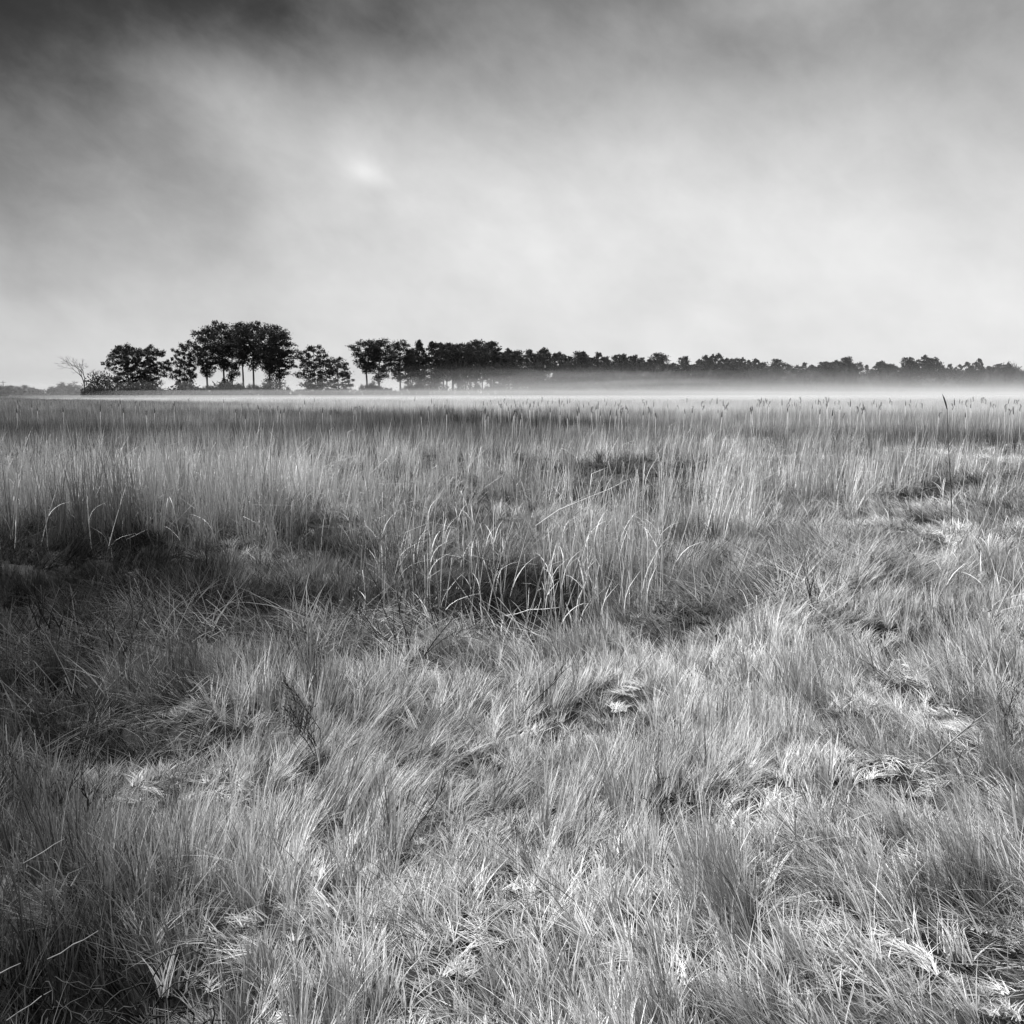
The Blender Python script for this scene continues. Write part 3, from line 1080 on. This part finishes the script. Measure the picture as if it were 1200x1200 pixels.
def bare_tree(H, seed, spread=.55, depth=5, one_sided=0.0):
    global rnd
    rnd = random.Random(seed)
    tm, cm = MB(), MB()

    def grow(mb, p, d, L_, r, k):
        pts, rr = [p], [r]
        for i in range(3):
            d = (d + rv(.22)).normalized()
            p = p + d * L_ / 3
            pts.append(p)
            rr.append(r * (1 - .12 * (i + 1)))
        (tm if k > depth - 2 else cm).tube(pts, rr, 4 if k > 2 else 3)
        if k == 0:
            return
        for j in range(3 if k > 1 else 2):
            dd = (d + rv(spread) * 1.3 + Vector((-one_sided, 0, .12))).normalized()
            st = pts[rnd.choice((2, 3, 3))]
            grow(mb, st, dd, L_ * rnd.uniform(.62, .82), max(r * .55, .022), k - 1)
    grow(tm, Vector((0, 0, -.3)), Vector((-.15 * one_sided, 0, 1)), H * .34, .22 * H / 10, depth)
    return tm.mesh('trunk', MAT_BARK), cm.mesh('branches', MAT_TWIG)


TALL = [pine(18, c, R, s, int(n * 1.4), 95, pk, .4, .32, False, .8) for c, R, s, n, pk in ((.42, 3.4, 1, 34, .55), (.34, 3.9, 2, 38, .5), (.48, 3.3, 3, 32, .5), (.38, 4.3, 4, 42, .6), (.30, 3.5, 5, 36, .45))]
BROAD = [pine(12, c, R, s, int(n * 1.3), 95, pk, .6, .28, False, .85) for c, R, s, n, pk in ((.20, 5.6, 11, 48, .30), (.22, 5.0, 12, 46, .35), (.12, 4.6, 13, 44, .35), (.10, 4.0, 14, 40, .3))]
FAR = [pine(18, c, R, s, 34, 54, pk, .6, .5, s % 3 != 0, .95) for c, R, s, pk in ((.30, 3.2, 21, .35), (.34, 3.5, 22, .45), (.20, 2.9, 23, .25), (.38, 3.0, 24, .4), (.30, 4.2, 25, .55), (.45, 3.4, 26, .6), (.25, 2.6, 27, .3), (.5, 3.8, 28, .5))]
BUSH = [bush(9, 6, 31, MAT_BUSH, 40, 44), bush(5, 4, 32, MAT_BUSH, 26, 40), bush(8, 4, 33, MAT_BUSH, 30, 40)]
SCRUB = [bush(9, 6, 41 + i, MAT_SCRUB, 46, 60, twig=True) for i in range(4)]
_first = {}


def tree(pair, name, cat, px, top, Y, width_px, nat_h, nat_w, label, group=None, rot=None, base=-.05):
    """stand a tree at a distance so that it reaches a given height and width in the photograph"""
    p = at(px, HOR, Y)
    hgt = (HOR - top) / F * Y + EYE
    wid = width_px / F * Y
    s = (wid / nat_w, wid / nat_w, hgt / nat_h)
    rot = rnd.uniform(0, 6.28) if rot is None else rot
    key = (id(pair[0]), name)
    loc = (p[0], Y, base)
    if key not in _first:
        r = link(name, None, None, loc, (0, 0, rot), s, label=label, category=cat, group=group)
        for me in pair:
            link(me.name.split('.')[0], me, r)
        _first[key] = r
        return r
    return dup(_first[key], loc, (0, 0, rot), s, label, group)


P = 'pine_tree'
GL = 'pines of the left grove'
tree(BROAD[0], P, 'tree', 150, 405, 240, 52, 12.3, 11.0, 'broad low pine, left half of the wide double crown beside the bare tree', GL, .4)
tree(BROAD[1], P, 'tree', 176, 405, 244, 50, 12.3, 10.0, 'broad low pine, right half of the wide double crown beside the bare tree', GL, 2.0)
tree(BROAD[2], P, 'tree', 218, 404, 246, 34, 12.3, 9.2, 'shorter ragged pine with low limbs, between the wide double crown and the tallest grove', GL, 1.0)
tree(TALL[1], P, 'tree', 243, 385, 240, 34, 18.3, 7.6, 'tall pine at the left edge of the tallest grove, limbs reaching left', GL, .3)
tree(TALL[0], P, 'tree', 263, 379, 246, 32, 18.3, 6.6, 'tall pine with the dense rounded top, second from the left in the tallest grove', GL, 1.2)
tree(TALL[4], P, 'tree', 274, 392, 256, 26, 18.3, 6.8, 'slightly lower pine squeezed behind the tall pines on the left of the grove', GL, 3.0)
tree(TALL[2], P, 'tree', 285, 380, 238, 30, 18.3, 6.4, 'slim pine with a crooked bare trunk in the middle of the tallest grove', GL, 2.2)
tree(TALL[0], P, 'tree', 298, 379, 243, 30, 18.3, 6.6, 'tall pine with the straight bare trunk left of the open gap in the grove', GL, 4.4)
tree(TALL[3], P, 'tree', 317, 382, 236, 44, 18.3, 8.4, 'large full pine at the right end of the tallest grove', GL, .8)
tree(TALL[1], P, 'tree', 328, 392, 246, 38, 18.3, 7.6, 'pine leaning its lower limbs out over the right edge of the tallest grove', GL, 5.4)
tree(BROAD[2], P, 'tree', 369, 406, 238, 46, 12.3, 9.2, 'lone broad pine with layered limbs right of the tallest grove', GL, 3.3)
tree(BROAD[3], P, 'tree', 398, 418, 246, 40, 12.3, 8.0, 'smaller pine with low limbs beside the lone broad pine', GL, 1.4)
GM = 'pines of the middle grove'
tree(TALL[2], P, 'tree', 430, 400, 250, 34, 18.3, 6.4, 'pine at the left of the middle cluster, its trunk bare below the crown', GM, .9)
tree(TALL[4], P, 'tree', 446, 398, 256, 32, 18.3, 6.8, 'pine in the centre of the middle cluster', GM, 2.9)
tree(TALL[1], P, 'tree', 469, 401, 250, 32, 18.3, 7.6, 'pine at the right of the middle cluster with a forked looking trunk', GM, 4.9)

# the long wood: pine after pine, ever farther towards the right
tops = [(482, 408), (490, 402), (520, 402), (548, 403), (575, 403), (592, 408), (604, 412), (620, 410), (648, 413), (680, 417), (700, 414), (708, 416), (716, 423),
        (728, 416), (742, 422), (756, 417), (772, 418), (785, 423), (815, 420), (860, 421), (880, 422), (900, 425), (940, 428), (975, 429), (991, 420),
        (1003, 430), (1040, 428), (1058, 420), (1068, 424), (1080, 418), (1095, 424), (1115, 427), (1130, 424), (1150, 425), (1165, 428), (1185, 427), (1215, 431), (1290, 432)]
tx, ty = [a for a, _ in tops], [b for _, b in tops]
GW = 'pines of the long misty wood'
LW = 'one of the evenly ranked pines in the long misty wood running off to the right'
done = set()
MARKS = [(508, 400, 'tall pine at the near left end of the long wood'), (620, 409, 'pine rising above its neighbours where the long wood starts to sink'),
         (728, 415, 'pine with a pointed top standing out left of the middle of the long wood'),
         (860, 420, 'slightly taller pine over the brightest mist of the long wood'),
         (991, 419, 'lone pine head rising from the low stretch of the long wood'),
         (1058, 419, 'left one of the two tall pines near the far right of the wood'),
         (1080, 417, 'right one of the two tall pines near the far right, broad topped'),
         (1130, 424, 'pine standing up to the right of the two tall pines')]
px = 484.0
i = 0
while px < 1290:
    rr = random.Random(1000 + i)
    f = np.clip((px - 484) / 716, 0, 1)
    Y = 265 + 330 * f ** .9
    top = float(np.interp(px, tx, ty)) + rr.choice((-4, -1.5, 0, 2, 4, 6)) + rr.uniform(-1, 1)
    wpx = (26 - 10 * f) * rr.uniform(.75, 1.3)
    nat = FAR[rr.randrange(8)]
    mark = next((m_ for m_ in MARKS if abs(m_[0] - px) < 6 and m_[0] not in done), None)
    lab = LW
    if mark:
        done.add(mark[0])
        px, top, lab = mark[0], mark[1], mark[2]
    tree(nat, P, 'tree', px, top, Y + rr.uniform(-6, 6), wpx, 18.3, 7.2, lab, None if mark else GW, rr.uniform(0, 6.28))
    if i % 1 == 0:
        tree(FAR[rr.randrange(8)], P, 'tree', px + rr.uniform(-4, 8), top + rr.uniform(-1, 6), Y + rr.uniform(15, 40), wpx * 1.1, 18.3, 7.2, LW, GW, rr.uniform(0, 6.28))
    px += (9.6 - 3.0 * f) * rr.uniform(.75, 1.25)
    i += 1
# scrub along the foot of the wood, half drowned in mist
px, i = 588.0, 0
while px < 1290:
    rr = random.Random(3000 + i)
    f = np.clip((px - 484) / 716, 0, 1)
    Y = 245 + 300 * f ** .9
    tree(SCRUB[rr.randrange(4)], 'bare_shrub', 'shrub', px, rr.uniform(428, 450) + max(0, 12 - (px - 588) * .08), Y, rr.uniform(20, 44), 6.2, 9.5,
         'bare misty scrub along the foot of the long wood', 'scrub along the wood', rr.uniform(0, 6.28))
    px += rr.uniform(7, 15)
    i += 1

px, i = 106.0, 0
while px < 496:
    rr = random.Random(9000 + i)
    if not 338 < px < 350:
        tree(SCRUB[rr.randrange(4)], 'bare_shrub', 'shrub', px, rr.uniform(445, 456), 240 + rr.uniform(-6, 10), rr.uniform(16, 34), 6.2, 9.5,
             'low grey scrub between the trunks of the left groves', 'scrub under the left groves', rr.uniform(0, 6.28))
    px += rr.uniform(6, 13)
    i += 1
B = 'bush'
px, i = 494.0, 0
while px < 1290:
    rr = random.Random(7000 + i)
    f = np.clip((px - 484) / 716, 0, 1)
    tree(BUSH[rr.randrange(3)], B, 'bush', px, rr.uniform(434, 450) - 4 * f, 262 + 335 * f ** .9, rr.uniform(16, 30), 5.0, 8.0,
         'dark undergrowth bush between the trunks of the long wood', 'bushes under the long wood', rr.uniform(0, 6.28))
    px += rr.uniform(7, 16)
    i += 1
tree(BUSH[0], B, 'bush', 120, 433, 232, 46, 6.3, 9.8, 'dark rounded bush beside the bare tree', 'bushes under the left grove', .5)
tree(BUSH[2], B, 'bush', 165, 440, 230, 60, 4.3, 8.8, 'wide low bush under the wide double crown', 'bushes under the left grove', 1.5)
tree(BUSH[2], B, 'bush', 212, 446, 236, 60, 4.3, 8.8, 'low bush to the left of the tallest grove', 'bushes under the left grove', 2.5)
tree(BUSH[1], B, 'bush', 262, 440, 238, 30, 4.3, 5.4, 'bush at the foot of the tallest grove, left of the gap', 'bushes under the left grove', .2)
tree(BUSH[1], B, 'bush', 280, 446, 240, 26, 4.3, 5.4, 'small bush in the middle of the tallest grove', 'bushes under the left grove', 4.2)
tree(BUSH[0], B, 'bush', 321, 437, 232, 36, 6.3, 9.8, 'dense round bush at the foot of the large pine, right end of the grove', 'bushes under the left grove', 3.5)
tree(BUSH[2], B, 'bush', 395, 452, 244, 46, 4.3, 8.8, 'low growth at the foot of the smaller pine', 'bushes under the left grove', 5.0)
bt = bare_tree(10, 58, .58, 5, .10)
tree(bt, 'bare_tree', 'tree', 98, 420, 236, 50, 10.0, 8.5, 'leafless tree with thin spreading branches left of the pines', None, .2)
# the far low wood at the left edge
px, i = -90.0, 0
while px < 104:
    rr = random.Random(5000 + i)
    tree((SCRUB if rr.random() < .45 else BUSH)[rr.randrange(3)], 'distant_tree', 'tree', px, rr.uniform(447.5, 453), 520 + rr.uniform(-20, 30), rr.uniform(20, 34), 6.0, 8.5,
         'low distant tree on the far left horizon', 'distant low trees on the left', rr.uniform(0, 6.28))
    px += rr.uniform(5, 9)
    i += 1
# utility pole far left
mb = MB()
mb.tube(((0, 0, -.3), (0, 0, 9.2)), (.22, .16), 6)
up = link('utility_pole', None, None, (at(4.5, HOR, 520)[0], 520, 0), label='tiny utility pole with a crossarm at the far left horizon', category='pole')
link('post', mb.mesh('post', MAT_TWIG), up)
mb = MB()
mb.tube(((-1.5, 0, 8.3), (1.5, 0, 8.3)), (.14, .14), 4)
link('crossarm', mb.mesh('crossarm', MAT_TWIG), up)

# ------------------------------------------------------------------ mist: shallow layers over the marsh and wisps before the wood


def layer(x0, x1, y0, y1, z0, z1, dens, yaw, cx, cyy):
    """a thin slab of mist, its near edge turned so that it lies nearer on the right"""
    v = [(x, y, z) for z in (z0, z1) for y in (y0, y1) for x in (x0, x1)]
    f = [0, 2, 3, 1, 4, 5, 7, 6, 0, 1, 5, 4, 2, 6, 7, 3, 0, 4, 6, 2, 1, 3, 7, 5]
    me = mesh_from('haze', v, f, [4] * 6, mat_volume('haze', dens))
    return link('haze', me, None, (cx, cyy, 0), (0, 0, yaw), kind='stuff', label='low white mist lying over the marsh')


layer(-150, 700, 0, 520, -1.5, 0.80, .014, -.90, 20, 20)
layer(-185, 701, 0, 521, -1.6, 1.15, .017, -.92, 22, 23)
layer(-215, 702, 0, 522, -1.7, 1.55, .0045, -.90, 26, 30)
layer(-215, 703, 0, 523, -1.8, 2.60, .0034, -.88, 36, 55)
layer(-260, 704, 0, 524, -1.9, 4.6, .0014, -.75, 44, 90)
layer(-705, 705, 0, 525, -2.0, 9.0, .0005, -.65, 60, 160)
layer(-706, 706, 0, 560, -2.1, 40.0, .00012, -.42, 60, 215)


def wisp(px, Y, w_m, dep, z, hgt, dens, seed):
    import bmesh
    bm = bmesh.new()
    bmesh.ops.create_icosphere(bm, subdivisions=3, radius=1.0)
    r = random.Random(seed)
    o = Vector((r.uniform(0, 99), r.uniform(0, 99), r.uniform(0, 99)))
    from mathutils import noise
    for v in bm.verts:
        v.co *= 1 + .55 * noise.noise(v.co * 1.7 + o)
    me = bpy.data.meshes.new('haze')
    bm.to_mesh(me)
    bm.free()
    me.materials.append(MIST[int(dens)])
    p = at(px, HOR, Y)
    return link('haze', me, None, (p[0], Y, z), (0, r.uniform(-.05, .05), r.uniform(-.3, .3)), (w_m, dep, hgt), kind='stuff', label='pale wisp of mist drifting in front of the wood')


MIST = [mat_volume('haze', d) for d in (.0012, .0020, .0028)]
wr_ = random.Random(77)
wtop_x, wtop_y = [480, 560, 600, 660, 720, 800, 900, 960, 1020, 1100, 1250], [452, 446, 428, 424, 428, 432, 428, 430, 438, 446, 452]
for i in range(22):
    px = wr_.choice((wr_.uniform(570, 1230), max(600, wr_.gauss(790, 120))))
    f = min(max((px - 484) / 716, 0), 1)
    Y = 215 + 270 * f ** .9 - wr_.uniform(0, 30)
    tp = (HOR - float(np.interp(px, wtop_x, wtop_y))) / F * Y
    hgt = wr_.uniform(1.0, 3.4)
    wisp(px, Y, wr_.uniform(8, 44), wr_.uniform(8, 18), wr_.uniform(.0, 1.25) * max(tp - hgt, 1), hgt, wr_.choice((0, 1, 1, 2)), i)
for i, (px, hh) in enumerate(((40, 1.2), (150, 1.6), (210, 1.4), (430, 1.0), (480, 1.6))):
    wisp(px, 205, 16, 12, .8, hh, 1, 200 + i)
